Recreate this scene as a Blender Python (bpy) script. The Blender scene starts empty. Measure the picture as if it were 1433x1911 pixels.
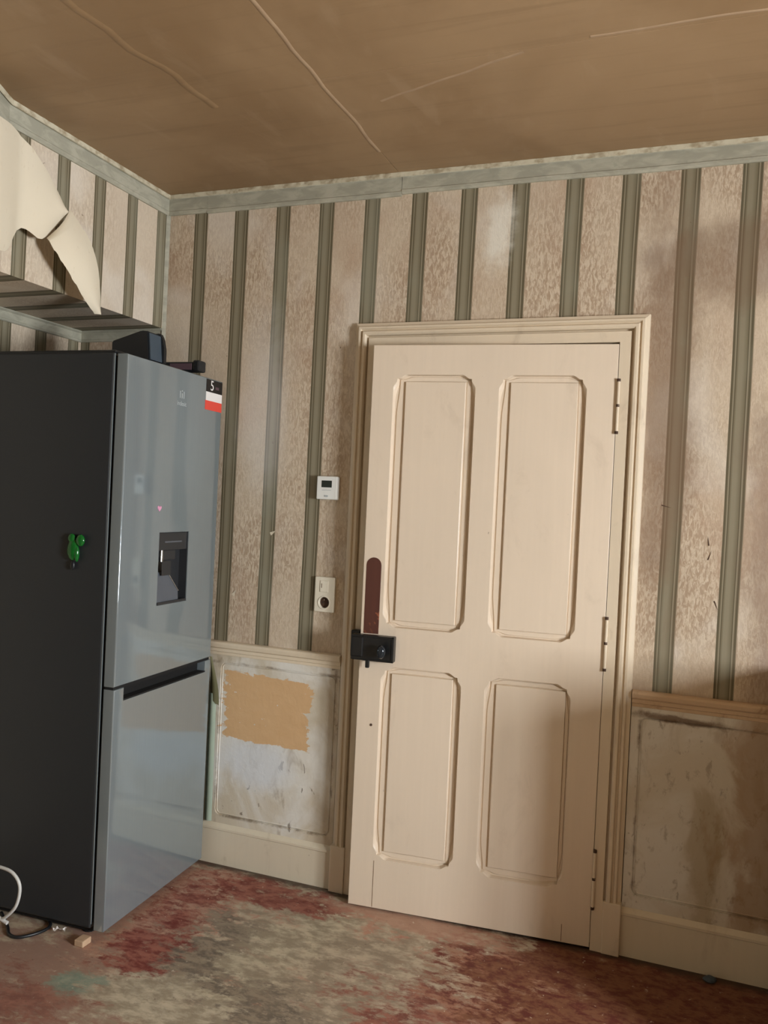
import bpy, bmesh, math, random
from mathutils import Matrix, Vector, noise as mnoise
random.seed(7)
scene = bpy.context.scene
COL = scene.collection

# ------------------------------------------------------------------ camera
W, H, FPX = 1433, 1911, 1556.44
yaw, pitch, roll = 0.35828, -0.01314, 0.04702
fwd = Vector((-math.sin(yaw), math.cos(yaw), 0)); rgt = Vector((math.cos(yaw), math.sin(yaw), 0)); up = Vector((0, 0, 1))
f2 = fwd*math.cos(pitch) + up*math.sin(pitch); u2 = up*math.cos(pitch) - fwd*math.sin(pitch)
r3 = rgt*math.cos(roll) + u2*math.sin(roll); u3 = u2*math.cos(roll) - rgt*math.sin(roll)
cam = bpy.data.cameras.new('camera'); camo = bpy.data.objects.new('camera', cam); COL.objects.link(camo)
m = Matrix.Identity(4)
for i in range(3):
    m[i][0], m[i][1], m[i][2] = r3[i], u3[i], -f2[i]
m.translation = Vector((2.0216, -2.8, 1.4222))
camo.matrix_world = m
cam.sensor_fit = 'HORIZONTAL'; cam.sensor_width = 36.0; cam.lens = 36.0*FPX/W
cam.clip_start = 0.05
scene.camera = camo

# ------------------------------------------------------------------ sky, daylight, exposure
world = bpy.data.worlds.new('sky'); scene.world = world; world.use_nodes = True
bg = world.node_tree.nodes['Background']; bg.inputs[0].default_value = (0.78, 0.88, 1.0, 1); bg.inputs[1].default_value = 1.0
WIN = dict(x=4.10, y0=-2.30, y1=-1.55, z0=0.65, z1=2.05)        # window in the right wall
al = bpy.data.lights.new('window_daylight', 'AREA'); al.shape = 'RECTANGLE'
al.size = WIN['y1']-WIN['y0']; al.size_y = WIN['z1']-WIN['z0']; al.energy = 178; al.color = (0.92, 0.96, 1.0)
al.spread = math.radians(150)
alo = bpy.data.objects.new('window_daylight', al); COL.objects.link(alo)
alo.location = (WIN['x']+0.22, (WIN['y0']+WIN['y1'])/2, (WIN['z0']+WIN['z1'])/2)
alo.rotation_euler = Vector((-1, 0, 0)).to_track_quat('-Z', 'Z').to_euler()
vs = scene.view_settings; vs.view_transform = 'Standard'; vs.look = 'None'; vs.gamma = 1.0; vs.use_curve_mapping = False
vs.exposure = 0.98
scene.cycles.max_bounces = 6; scene.cycles.diffuse_bounces = 4; scene.cycles.glossy_bounces = 3; scene.cycles.adaptive_threshold = 0.05; scene.cycles.use_denoising = True
scene.cycles.sample_clamp_indirect = 6.0

# ------------------------------------------------------------------ material helpers
def lin(c):
    return tuple(((v/255)/12.92 if v/255 <= 0.04045 else ((v/255+0.055)/1.055)**2.4) for v in c)
class NB:
    def __init__(s, name, rough=0.6, metallic=0.0, spec=0.5):
        s.mat = bpy.data.materials.new(name); s.mat.use_nodes = True
        s.t = s.mat.node_tree; s.b = s.t.nodes['Principled BSDF']
        s.b.inputs['Roughness'].default_value = rough; s.b.inputs['Metallic'].default_value = metallic
        s.b.inputs['Specular IOR Level'].default_value = spec
        s.tc = s.t.nodes.new('ShaderNodeTexCoord'); s.co = s.tc.outputs['Object']
        s._sep = None
    def link(s, a, b): s.t.links.new(a, b)
    def put(s, sock, v):
        if isinstance(v, bpy.types.NodeSocket): s.link(v, sock)
        elif isinstance(v, (tuple, list)) and len(v) == 3 and sock.type == 'RGBA': sock.default_value = (*v, 1)
        else: sock.default_value = v
    def math(s, op, a, b=0.0, c=0.0, clamp=False):
        n = s.t.nodes.new('ShaderNodeMath'); n.operation = op; n.use_clamp = clamp
        s.put(n.inputs[0], a); s.put(n.inputs[1], b); s.put(n.inputs[2], c); return n.outputs[0]
    def xyz(s):
        if s._sep is None:
            n = s.t.nodes.new('ShaderNodeSeparateXYZ'); s.link(s.co, n.inputs[0]); s._sep = n.outputs
        return s._sep
    def noise(s, scale=(1, 1, 1), detail=3, rough=0.55, dist=0.0, off=(0, 0, 0), vec=None):
        mp = s.t.nodes.new('ShaderNodeMapping'); s.link(vec or s.co, mp.inputs[0])
        if isinstance(scale, (int, float)): scale = (scale,)*3
        mp.inputs['Scale'].default_value = scale; mp.inputs['Location'].default_value = off
        n = s.t.nodes.new('ShaderNodeTexNoise'); s.link(mp.outputs[0], n.inputs['Vector'])
        n.inputs['Scale'].default_value = 1.0; n.inputs['Detail'].default_value = detail
        n.inputs['Roughness'].default_value = rough; n.inputs['Distortion'].default_value = dist
        return n.outputs[0]
    def smooth(s, v, a, b):
        n = s.t.nodes.new('ShaderNodeMapRange'); n.interpolation_type = 'SMOOTHSTEP'
        s.put(n.inputs[0], v); n.inputs[1].default_value = a; n.inputs[2].default_value = b
        return n.outputs[0]
    def mix(s, f, a, b, mode='MIX'):
        n = s.t.nodes.new('ShaderNodeMix'); n.data_type = 'RGBA'; n.blend_type = mode
        s.put(n.inputs[0], f); s.put(n.inputs[6], a); s.put(n.inputs[7], b); return n.outputs[2]
    def ramp(s, f, stops, interp='LINEAR'):
        n = s.t.nodes.new('ShaderNodeValToRGB'); n.color_ramp.interpolation = interp
        e = n.color_ramp.elements
        while len(e) < len(stops): e.new(0.5)
        for k, (p, c) in enumerate(stops):
            e[k].position = p; e[k].color = (*c, 1)
        s.put(n.inputs[0], f); return n.outputs[0]
    def blob(s, a, b, ca, cb, ra, rb, warp=None, wamt=0.5, soft=0.35, ang=0.0):
        """soft-edged patch around (ca, cb) with radii ra, rb, edge broken up by a noise"""
        da = s.math('SUBTRACT', a, ca); db = s.math('SUBTRACT', b, cb)
        if ang:
            c_, s_ = math.cos(ang), math.sin(ang)
            da, db = (s.math('ADD', s.math('MULTIPLY', da, c_), s.math('MULTIPLY', db, s_)),
                      s.math('SUBTRACT', s.math('MULTIPLY', db, c_), s.math('MULTIPLY', da, s_)))
        da = s.math('DIVIDE', da, ra); db = s.math('DIVIDE', db, rb)
        d = s.math('SQRT', s.math('ADD', s.math('MULTIPLY', da, da), s.math('MULTIPLY', db, db)))
        if warp is not None: d = s.math('ADD', d, s.math('MULTIPLY', s.math('SUBTRACT', warp, 0.5), wamt*4))
        return s.math('SUBTRACT', 1.0, s.smooth(d, 1-soft, 1+soft))
    def color(s, v): s.put(s.b.inputs['Base Color'], v); return s
    def bump(s, h, strength=0.3, dist=0.002):
        n = s.t.nodes.new('ShaderNodeBump'); n.inputs['Strength'].default_value = strength; n.inputs['Distance'].default_value = dist
        s.put(n.inputs['Height'], h); s.link(n.outputs[0], s.b.inputs['Normal']); return s

def plain(name, rgb, rough=0.5, metallic=0.0, var=0.08, scale=20, spec=0.5):
    n = NB(name, rough, metallic, spec); c = lin(rgb)
    v = n.noise(scale, 3)
    n.color(n.mix(v, tuple(x*(1-var) for x in c), tuple(min(1, x*(1+var)) for x in c)))
    return n.mat

def wallpaper(name, axis, start, tint=1.0, age_light=1.0):
    n = NB(name, 0.62, spec=0.25)
    x, y, z = n.xyz(); u = (x, y)[axis]
    wob = n.math('MULTIPLY', n.math('SUBTRACT', n.noise((0.6, 0.6, 1.2), 1), 0.5), 0.012)
    lean = n.math('MULTIPLY', n.math('SUBTRACT', 2.5, z), 0.006)
    t = n.math('FRACT', n.math('DIVIDE', n.math('SUBTRACT', n.math('ADD', n.math('ADD', u, wob), lean), start), 0.18))
    dk, md, lt, ce = lin((84, 76, 56)), lin((116, 107, 85)), lin((156, 146, 123)), lin((138, 130, 108))
    cr = lin((205, 186, 162))
    stripe = n.ramp(t, [(0.0, md), (0.018, dk), (0.04, md), (0.055, lt), (0.065, dk), (0.085, md), (0.11, ce), (0.17, ce),
                        (0.235, md), (0.25, dk), (0.265, lt), (0.28, md), (0.30, dk), (0.322, md), (0.333, cr)])
    is_cream = n.smooth(t, 0.326, 0.338)
    # worm-like embossed figure of the broad bands
    wn = n.noise((125, 125, 40), 3, 0.62, 0.9)
    worm = n.smooth(wn, 0.40, 0.62)
    fine = n.noise((260, 260, 90), 2, 0.6)
    worn = n.smooth(n.noise((2.6, 2.6, 2.0), 3, 0.5, 0.4, (6, 6, 6)), 0.36, 0.62)
    cream = n.mix(n.math('MULTIPLY', n.math('SUBTRACT', 1.0, worm), n.math('ADD', 0.25, n.math('MULTIPLY', worn, 0.75))), lin((206, 190, 167)), lin((172, 150, 126)))
    cream = n.mix(n.math('MULTIPLY', n.smooth(fine, 0.52, 0.7), 0.28), cream, lin((158, 138, 114)))
    # ageing: brownish and pinkish bloom, streaks running down
    bloom = n.noise((2.2, 2.2, 1.5), 5, 0.6, 0.8, (3, 1, 5))
    cream = n.mix(n.math('MULTIPLY', n.smooth(bloom, 0.45, 0.68), 0.5*age_light), cream, lin((170, 140, 116)))
    streak = n.noise((14, 14, 0.9), 4, 0.6, 0.4, (1, 7, 2))
    cream = n.mix(n.math('MULTIPLY', n.smooth(streak, 0.5, 0.75), 0.35*age_light), cream, lin((188, 168, 148)))
    pale = n.noise((3.0, 3.0, 2.2), 3, 0.5, 0.5, (9, 4, 1))
    cream = n.mix(n.math('MULTIPLY', n.smooth(pale, 0.52, 0.7), 0.45), cream, lin((222, 214, 202)))
    if age_light < 1: cream = n.mix(0.25, cream, lin((222, 212, 194)))  # lightening that stands in for the daylight on the left wall
    col = n.mix(is_cream, stripe, cream)
    # green tone comes and goes along the stripes
    g = n.noise((5, 5, 2.4), 3, 0.5, 0.3, (2, 2, 8))
    col = n.mix(n.math('MULTIPLY', n.math('SUBTRACT', 1.0, is_cream), n.math('MULTIPLY', n.smooth(g, 0.45, 0.7), 0.3)), col, lin((150, 152, 134)))
    spots = n.noise((38, 38, 30), 2, 0.5, 0.0, (5, 0, 3))
    col = n.mix(n.math('MULTIPLY', n.smooth(spots, 0.74, 0.80), 0.75), col, lin((96, 74, 56)))
    if axis == 0:
        # rubbed pale place high above the door, brown grime right of the casing; lit and shaded places painted in
        wp = n.noise(22, 4, 0.6)
        m1 = n.blob(x, z, 1.345, 2.36, 0.045, 0.11, wp, 0.35, 0.6, -0.1)
        col = n.mix(n.math('MULTIPLY', m1, 0.75), col, lin((232, 228, 214)))
        gr = n.noise((7, 7, 4), 5, 0.65, 0.5, (4, 4, 4))
        m2 = n.blob(x, z, 1.90, 1.75, 0.09, 0.65, gr, 0.5, 0.6)
        col = n.mix(n.math('MULTIPLY', m2, 0.65), col, lin((122, 96, 74)))
        lit_patch = n.blob(x, z, 0.47, 1.78, 0.09, 0.30, gr, 0.35, 0.6)  # patch of light on the wall beside the fridge, painted into the paper
        col = n.mix(n.math('MULTIPLY', lit_patch, 0.35), col, lin((214, 212, 208)))
        end_shade = n.blob(x, z, 2.30, 1.3, 0.13, 0.75, gr, 0.5, 0.5)  # shade at the wall's right end, put into the colour
        col = n.mix(n.math('MULTIPLY', end_shade, 0.5), col, lin((118, 92, 78)))
        high_shade = n.blob(x, z, 2.12, 2.22, 0.26, 0.13, gr, 0.35, 0.35, 0.05)  # painted cast shadow high up at the right
        col = n.mix(n.math('MULTIPLY', high_shade, 0.5), col, lin((116, 92, 70)))
    if tint != 1.0: col = n.mix(1.0, col, (tint, tint, tint), 'MULTIPLY')
    n.color(col)
    n.bump(n.math('MULTIPLY', n.math('ADD', wn, n.math('MULTIPLY', fine, 0.4)), is_cream), 0.35, 0.003)
    return n.mat

def painted_wood(name, rgb, dirt=(120, 96, 70), dirt_amt=0.35, rough=0.42, streak=True):
    n = NB(name, rough, spec=0.4); c = lin(rgb)
    brush = n.noise((70, 70, 3.0), 3, 0.5)
    col = n.mix(brush, tuple(v*0.96 for v in c), tuple(min(1, v*1.03) for v in c))
    tone = n.noise((1.8, 1.8, 1.2), 3, 0.5, 0.3)
    col = n.mix(n.math('MULTIPLY', n.smooth(tone, 0.4, 0.7), 0.25), col, lin(tuple(int(v*0.9) for v in rgb)))
    d = n.noise((9, 9, 5), 6, 0.65, 0.6, (2, 3, 4))
    col = n.mix(n.math('MULTIPLY', n.smooth(d, 0.56, 0.76), dirt_amt), col, lin(dirt))
    ch = n.noise((42, 42, 26), 3, 0.6, 0.3, (7, 1, 2))
    col = n.mix(n.math('MULTIPLY', n.smooth(ch, 0.74, 0.80), 0.7), col, lin((104, 78, 54)))
    n.color(col)
    n.bump(n.math('ADD', brush, n.math('MULTIPLY', ch, 0.6)), 0.12, 0.002)
    return n.mat

M = {}
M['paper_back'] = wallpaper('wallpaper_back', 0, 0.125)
M['paper_left'] = wallpaper('wallpaper_left', 1, -0.61, age_light=0.4)  # same paper, paler to paint in the light it faces
M['door_paint'] = painted_wood('door_paint', (222, 205, 183), dirt_amt=0.12)
M['casing_paint'] = painted_wood('casing_paint', (218, 202, 177), dirt_amt=0.28)
M['base_paint'] = painted_wood('base_paint', (214, 202, 178), dirt=(138, 110, 78), dirt_amt=0.3)
M['rail_left'] = painted_wood('rail_paint_pale', (220, 204, 178), dirt=(150, 116, 84), dirt_amt=0.4)
M['rail_right'] = painted_wood('rail_paint_stained', (200, 172, 140), dirt=(112, 74, 46), dirt_amt=0.8)
M['black_iron'] = plain('black_iron', (26, 27, 28), 0.35, 0.2, 0.3, 60)
M['dark_plastic'] = plain('dark_plastic', (24, 27, 30), 0.4)
M['slate_plastic'] = plain('slate_plastic', (62, 74, 84), 0.5)
M['purple_plastic'] = plain('purple_plastic', (86, 66, 72), 0.5)
M['white_plastic'] = plain('white_plastic', (228, 228, 222), 0.35, 0, 0.03)
M['cream_plastic'] = plain('cream_plastic', (222, 214, 194), 0.35, 0, 0.03)
M['screen'] = plain('screen', (46, 52, 48), 0.2)
M['steel'] = plain('steel', (190, 190, 188), 0.25, 1.0)
M['rust'] = plain('rust', (70, 48, 34), 0.8, 0, 0.4, 80)
M['green_gloss'] = plain('green_gloss', (18, 96, 34), 0.12, 0, 0.3, 60)
M['grey_print'] = plain('grey_print', (172, 178, 178), 0.4)
M['pink'] = plain('pink', (214, 150, 180), 0.4)
M['white_cord'] = plain('white_cord', (206, 206, 200), 0.45)
M['wood_block'] = plain('wood_block', (190, 160, 130), 0.7, 0, 0.2, 50)
M['red_print'] = plain('red_print', (222, 74, 60), 0.45, 0, 0.05)
M['white_print'] = plain('white_print', (232, 228, 224), 0.45, 0, 0.03)
M['black_print'] = plain('black_print', (22, 20, 20), 0.4)

n = NB('cornice_paper', 0.65, spec=0.3)
c1 = n.mix(n.smooth(n.noise((12, 12, 30), 4, 0.6, 0.5), 0.4, 0.65), lin((158, 155, 138)), lin((176, 172, 154)))
c1 = n.mix(n.math('MULTIPLY', n.smooth(n.noise((45, 45, 60), 3, 0.6), 0.62, 0.72), 0.35), c1, lin((136, 142, 124)))
n.color(c1); n.bump(n.noise((60, 60, 80), 3), 0.25, 0.002); M['cornice'] = n.mat
n = NB('cornice_lip', 0.65, spec=0.3)
n.color(n.mix(n.smooth(n.noise((30, 30, 40), 4), 0.4, 0.7), lin((200, 192, 168)), lin((160, 146, 120)))); M['cornice_lip'] = n.mat

n = NB('ceiling_brown', 0.5, spec=0.35)
c1 = n.mix(n.smooth(n.noise((1.6, 1.6, 1), 4, 0.55, 0.6), 0.35, 0.65), lin((142, 114, 82)), lin((158, 130, 97)))
c1 = n.mix(n.math('MULTIPLY', n.smooth(n.noise((1.2, 26, 1), 4, 0.6, 0.2), 0.5, 0.75), 0.35), c1, lin((124, 99, 70)))
c1 = n.mix(n.math('MULTIPLY', n.smooth(n.noise((8, 3, 1), 5, 0.6, 0.6, (3, 3, 0)), 0.56, 0.72), 0.3), c1, lin((172, 146, 116)))
n.color(c1); n.bump(n.noise((3, 3, 1), 4), 0.25, 0.02); M['ceiling'] = n.mat
n = NB('ceiling_seam', 0.5, spec=0.35)
n.color(n.mix(n.noise((20, 20, 1), 4), lin((150, 124, 98)), lin((178, 152, 122)))); M['ceiling_seam'] = n.mat

# scuffed white dado with flaked patches
def dado_mat(name, patch, box_):
    n = NB(name, 0.6, spec=0.3); x, y, z = n.xyz()
    t1 = n.noise((4, 4, 3), 5, 0.62, 0.6)
    col = n.mix(n.smooth(t1, 0.38, 0.62), lin((222, 218, 208)), lin((200, 188, 166)))
    t2 = n.noise((9, 9, 4), 5, 0.65, 0.8, (5, 2, 1))
    col = n.mix(n.math('MULTIPLY', n.smooth(t2, 0.55, 0.68), 0.55), col, lin((150, 132, 106)))
    t3 = n.noise((34, 34, 18), 3, 0.6, 0.5, (1, 8, 3))
    col = n.mix(n.math('MULTIPLY', n.smooth(t3, 0.66, 0.72), 0.75), col, lin((112, 98, 82)))
    edge = n.noise((16, 16, 30), 5, 0.68, 0.4, (2, 2, 2))
    if patch:
        # bare tan rectangle where the facing was pulled off, and a pale washed place below it
        pb = n.blob(x, z, 0.50, 0.40, 0.13, 0.09, t1, 0.3, 0.5)
        col = n.mix(n.math('MULTIPLY', pb, 0.7), col, lin((214, 218, 222)))
        sk = n.math('ADD', z, n.math('MULTIPLY', n.math('SUBTRACT', x, 0.53), 0.02))
        e2 = n.math('MULTIPLY', n.math('SUBTRACT', edge, 0.5), 0.16)
        dx = n.math('ABSOLUTE', n.math('SUBTRACT', x, 0.537)); dz = n.math('ABSOLUTE', n.math('SUBTRACT', sk, 0.612))
        ex = n.math('SUBTRACT', n.math('SUBTRACT', 0.180, dx), e2)
        ez = n.math('SUBTRACT', n.math('SUBTRACT', 0.128, dz), n.math('MULTIPLY', e2, 0.35))
        msk = n.math('MULTIPLY', n.smooth(ex, 0.0, 0.004), n.smooth(ez, 0.0, 0.004))
        fl = n.smooth(n.noise((55, 55, 70), 3, 0.6, 0.2, (9, 1, 1)), 0.70, 0.73)
        msk = n.math('MULTIPLY', msk, n.math('SUBTRACT', 1.0, fl))
        tan = n.mix(n.noise((12, 12, 30), 4), lin((206, 166, 120)), lin((214, 178, 134)))
        col = n.mix(msk, col, tan)
        side = n.smooth(x, 0.70, 0.80)
        col = n.mix(n.math('MULTIPLY', side, n.math('MULTIPLY', n.smooth(t2, 0.35, 0.6), 0.5)), col, lin((164, 146, 122)))
    else:
        col = n.mix(0.45, col, lin((200, 194, 182)))
        col = n.mix(n.math('MULTIPLY', n.smooth(n.noise((24, 24, 14), 5, 0.72, 0.4, (3, 1, 9)), 0.55, 0.68), 0.5), col, lin((128, 110, 88)))
        wp = n.noise((6, 6, 3), 5, 0.62, 0.6, (3, 6, 2))
        b1 = n.blob(x, z, 2.30, 0.45, 0.14, 0.40, wp, 0.9, 0.35)
        col = n.mix(n.math('MULTIPLY', b1, 0.65), col, lin((150, 116, 78)))
        b2 = n.blob(x, z, 2.10, 0.35, 0.05, 0.24, wp, 0.9, 0.3)
        col = n.mix(n.math('MULTIPLY', b2, 0.5), col, lin((150, 130, 92)))
        b3 = n.blob(x, z, 2.0, 0.775, 0.12, 0.012, edge, 0.6, 0.5, -0.03)
        col = n.mix(n.math('MULTIPLY', b3, 0.8), col, lin((96, 70, 44)))
    # grime caught along the panel's bead
    hx0, hx1, hz0, hz1 = box_
    ax = n.math('MINIMUM', n.math('ABSOLUTE', n.math('SUBTRACT', x, hx0)), n.math('ABSOLUTE', n.math('SUBTRACT', x, hx1)))
    az = n.math('MINIMUM', n.math('ABSOLUTE', n.math('SUBTRACT', z, hz0)), n.math('ABSOLUTE', n.math('SUBTRACT', z, hz1)))
    ed = n.math('MINIMUM', ax, az)
    gm = n.math('MULTIPLY', n.math('SUBTRACT', 1.0, n.smooth(ed, 0.001, 0.009)), n.smooth(n.noise((7, 7, 7), 5, 0.7, 0.5, (1, 4, 4)), 0.45, 0.62))
    col = n.mix(n.math('MULTIPLY', gm, 0.65), col, lin((104, 82, 58)))
    n.color(col); n.bump(n.math('ADD', t2, t3), 0.3, 0.004)
    return n.mat
M['dado_left'] = dado_mat('dado_flaked', True, (0.338, 0.822, 0.186, 0.775)); M['dado_right'] = dado_mat('dado_stained', False, (1.884, 2.87, 0.198, 0.772))
M['groove_dirt'] = plain('groove_dirt', (110, 84, 58), 0.8, 0, 0.3, 40)

n = NB('floor_worn', 0.62, spec=0.3); x, y, z = n.xyz()
w1 = n.noise((5, 9, 1), 5, 0.7, 0.3); w2 = n.noise((13, 24, 1), 5, 0.7, 0.2, (4, 1, 0)); w3 = n.noise((60, 75, 1), 3, 0.6, 0.2, (1, 2, 0))
ww = n.math('ADD', n.math('MULTIPLY', w1, 0.6), n.math('MULTIPLY', w2, 0.4))
cream = n.mix(n.smooth(w2, 0.35, 0.65), lin((184, 168, 144)), lin((146, 131, 110)))
red = n.mix(n.smooth(w2, 0.38, 0.62), lin((112, 48, 40)), lin((156, 98, 82)))
grey = n.mix(n.smooth(w2, 0.40, 0.62), lin((98, 88, 77)), lin((146, 132, 112)))
pink = lin((178, 134, 112))
w4 = n.noise((20, 34, 1), 5, 0.74, 0.25, (8, 3, 0)); w5 = n.noise((6, 11, 1), 6, 0.68, 0.35, (2, 9, 0))
col = n.mix(n.smooth(w4, 0.46, 0.58), cream, n.mix(n.smooth(w5, 0.36, 0.5), pink, cream))
def fb(cx, cy, rx, ry, colr, amt=1.0, ang=0.0, src=None, hard=0.16, bias=0.52):
    """worn paint: a noise thresholded by how near the place is to the patch centre"""
    global col
    bl = n.blob(x, y, cx, cy, rx, ry, None, 0, 0.75, ang)
    src = src or n.math('ADD', n.math('MULTIPLY', w5, 0.6), n.math('MULTIPLY', w4, 0.4))
    v = n.math('ADD', n.math('MULTIPLY', src, 2.8), n.math('MULTIPLY', bl, 0.55))
    v = n.math('SUBTRACT', v, 1.18)
    mk = n.math('MULTIPLY', n.smooth(v, bias-hard, bias+hard), n.smooth(bl, 0.0, 0.25))
    col = n.mix(n.math('MULTIPLY', mk, amt), col, colr)
wr = n.math('ADD', n.math('MULTIPLY', w1, 0.55), n.math('MULTIPLY', w4, 0.45)); wg = n.math('ADD', n.math('MULTIPLY', w2, 0.5), n.math('MULTIPLY', w5, 0.5))
# pinkish bare screed by the fridge, then red, grey and cream remains
fb(0.40, -0.42, 0.22, 0.50, pink, 0.9, 0.1)
fb(0.22, -0.95, 0.36, 0.30, lin((154, 124, 108)), 0.9, 0, wg)
fb(0.70, -0.62, 0.22, 0.28, grey, 0.95, 0.3, wg)
fb(0.93, -0.74, 0.24, 0.16, grey, 0.95, 0, wg)
fb(1.02, -0.40, 0.30, 0.14, grey, 0.7, 0, wg, 0.2, 0.60)
fb(1.05, -0.62, 0.22, 0.10, grey, 0.7, 0, wg, 0.2, 0.58)
fb(0.66, -0.85, 0.26, 0.14, n.mix(n.smooth(w2, 0.36, 0.62), lin((196, 184, 160)), lin((152, 140, 118))), 0.9)
fb(0.90, -0.42, 0.14, 0.30, n.mix(n.smooth(w2, 0.36, 0.62), lin((194, 182, 156)), lin((150, 138, 116))), 0.9, -0.3)
fb(1.20, -0.50, 0.30, 0.22, n.mix(n.smooth(w2, 0.36, 0.62), lin((186, 170, 146)), lin((142, 128, 108))), 0.85)
fb(0.44, -0.40, 0.14, 0.45, red, 0.9, 0.1, wr, 0.2, 0.68)
fb(0.70, -0.15, 0.24, 0.09, red, 0.95, 0, wr, 0.14, 0.50)
fb(0.48, -0.62, 0.12, 0.16, red, 1.0, 0, wr, 0.2, 0.56)
fb(0.30, -1.02, 0.36, 0.16, red, 0.6, 0, wr, 0.2, 0.66)
fb(1.62, -0.24, 0.30, 0.13, red, 1.0, 0, wr, 0.2, 0.52)
fb(1.62, -0.52, 0.45, 0.22, red, 0.9, 0.25, wr, 0.2, 0.58)
fb(1.72, -0.35, 0.34, 0.30, lin((170, 122, 96)), 0.5, 0, wg, 0.15, 0.52)
fb(2.10, -0.25, 0.55, 0.50, n.mix(n.smooth(w4, 0.42, 0.62), lin((128, 86, 62)), lin((100, 50, 42))), 1.0, 0, wr, 0.15, 0.36)
fb(1.20, -0.12, 0.35, 0.06, pink, 0.7)
fb(0.42, -0.862, 0.070, 0.048, n.mix(n.smooth(w4, 0.4, 0.6), lin((112, 142, 126)), lin((140, 150, 132))), 0.75, 0.4, None, 0.14, 0.45)
col = n.mix(n.math('MULTIPLY', n.smooth(w3, 0.64, 0.72), 0.5), col, lin((92, 72, 60)))
col = n.mix(n.math('MULTIPLY', n.smooth(n.noise((48, 40, 1), 3, 0.6, 0.4, (6, 6, 0)), 0.66, 0.74), 0.6), col, lin((214, 200, 178)))
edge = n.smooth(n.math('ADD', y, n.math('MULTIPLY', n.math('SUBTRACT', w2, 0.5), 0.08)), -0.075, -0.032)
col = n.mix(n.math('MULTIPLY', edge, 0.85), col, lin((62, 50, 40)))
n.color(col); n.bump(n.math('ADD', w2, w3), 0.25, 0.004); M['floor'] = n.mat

n = NB('plain_plaster', 0.8, spec=0.2); n.color(n.mix(n.noise(3, 4), lin((196, 184, 164)), lin((172, 158, 136)))); M['plaster'] = n.mat
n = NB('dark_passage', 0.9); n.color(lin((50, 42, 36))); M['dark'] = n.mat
n = NB('torn_paper', 0.75, spec=0.2)
c1 = n.mix(n.noise((4, 4, 4), 4), lin((226, 216, 194)), lin((214, 202, 178)))
n.color(n.mix(n.math('MULTIPLY', n.smooth(n.noise((60, 60, 30), 3), 0.62, 0.75), 0.3), c1, lin((190, 172, 142)))); M['torn'] = n.mat
n = NB('green_strip', 0.7, spec=0.2); n.color(n.mix(n.noise((20, 20, 8), 4), lin((150, 168, 150)), lin((178, 190, 172)))); M['green_strip'] = n.mat
n = NB('olive_strip', 0.7, spec=0.2); n.color(n.mix(n.noise((20, 20, 8), 4), lin((92, 92, 66)), lin((118, 114, 84)))); M['olive'] = n.mat
n = NB('finger_plate_brown', 0.6); x, y, z = n.xyz()
c1 = n.mix(n.noise((60, 60, 6), 4), lin((74, 40, 30)), lin((90, 48, 35)))
n.color(n.mix(n.smooth(n.noise((14, 14, 10), 4, 0.6, 0.4), 0.6, 0.66), c1, lin((150, 84, 54)))); M['brown_plate'] = n.mat

# fridge finishes
n = NB('fridge_silver', 0.10, 0.55, 0.5)
br = n.noise((4, 260, 4), 2, 0.5)
n.color(n.mix(br, lin((148, 159, 163)), lin((156, 167, 171)))); M['silver'] = n.mat
n = NB('fridge_side', 0.38, 0.0, 0.4); n.color(n.mix(n.noise(300, 2), lin((40, 43, 46)), lin((48, 51, 53)))); n.bump(n.noise(420, 2), 0.08, 0.001); M['fridge_side'] = n.mat
M['gasket'] = plain('gasket', (8, 8, 9), 0.8)
M['disp_dark'] = plain('dispenser_dark', (46, 47, 49), 0.28)
M['disp_grey'] = plain('dispenser_grey', (88, 92, 98), 0.3)

n = NB('window_glass', 0.02)
nt = n.t; tr = nt.nodes.new('ShaderNodeBsdfTransparent'); gl = nt.nodes.new('ShaderNodeBsdfGlossy'); gl.inputs['Roughness'].default_value = 0.02
mx = nt.nodes.new('ShaderNodeMixShader'); mx.inputs[0].default_value = 0.06
nt.links.new(tr.outputs[0], mx.inputs[1]); nt.links.new(gl.outputs[0], mx.inputs[2])
nt.links.new(mx.outputs[0], nt.nodes['Material Output'].inputs['Surface']); M['glass'] = n.mat

# ------------------------------------------------------------------ mesh helpers
PM = {}                                   # world matrix of every parent
def link(name, me, mat, parent=None, smooth=False, xf=None):
    me.materials.clear(); me.materials.append(M[mat] if isinstance(mat, str) else mat)
    o = bpy.data.objects.new(name, me); COL.objects.link(o)
    if parent is not None:
        o.parent = parent
    if smooth:
        for p in me.polygons: p.use_smooth = True
    return o
def finish(bm, name, mat, parent=None, smooth=False, base=None, local=False, auto=None):
    """bm in world coordinates (or in the parent's own when local)"""
    bmesh.ops.remove_doubles(bm, verts=bm.verts, dist=1e-6)
    bmesh.ops.recalc_face_normals(bm, faces=bm.faces)
    if parent is not None and not local:
        bm.transform(PM[parent.name].inverted())
    if base is not None: bm.transform(Matrix.Translation(-Vector(base)))
    me = bpy.data.meshes.new(name); bm.to_mesh(me); bm.free()
    o = link(name, me, mat, parent, smooth)
    if base is not None: o.location = base
    if parent is not None: PM[o.name] = PM[parent.name]
    if auto:
        for p in me.polygons: p.use_smooth = True
        me.set_sharp_from_angle(angle=math.radians(auto))
    return o
def empty(name, loc, rz=0.0):
    o = bpy.data.objects.new(name, None); COL.objects.link(o); o.location = loc; o.rotation_euler = (0, 0, rz); o.empty_display_size = 0.05
    PM[o.name] = Matrix.Translation(Vector(loc)) @ Matrix.Rotation(rz, 4, 'Z'); return o
def tag(o, label, cat, kind=None, group=None):
    o['label'] = label; o['category'] = cat
    if kind: o['kind'] = kind
    if group: o['group'] = group
    return o
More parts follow.
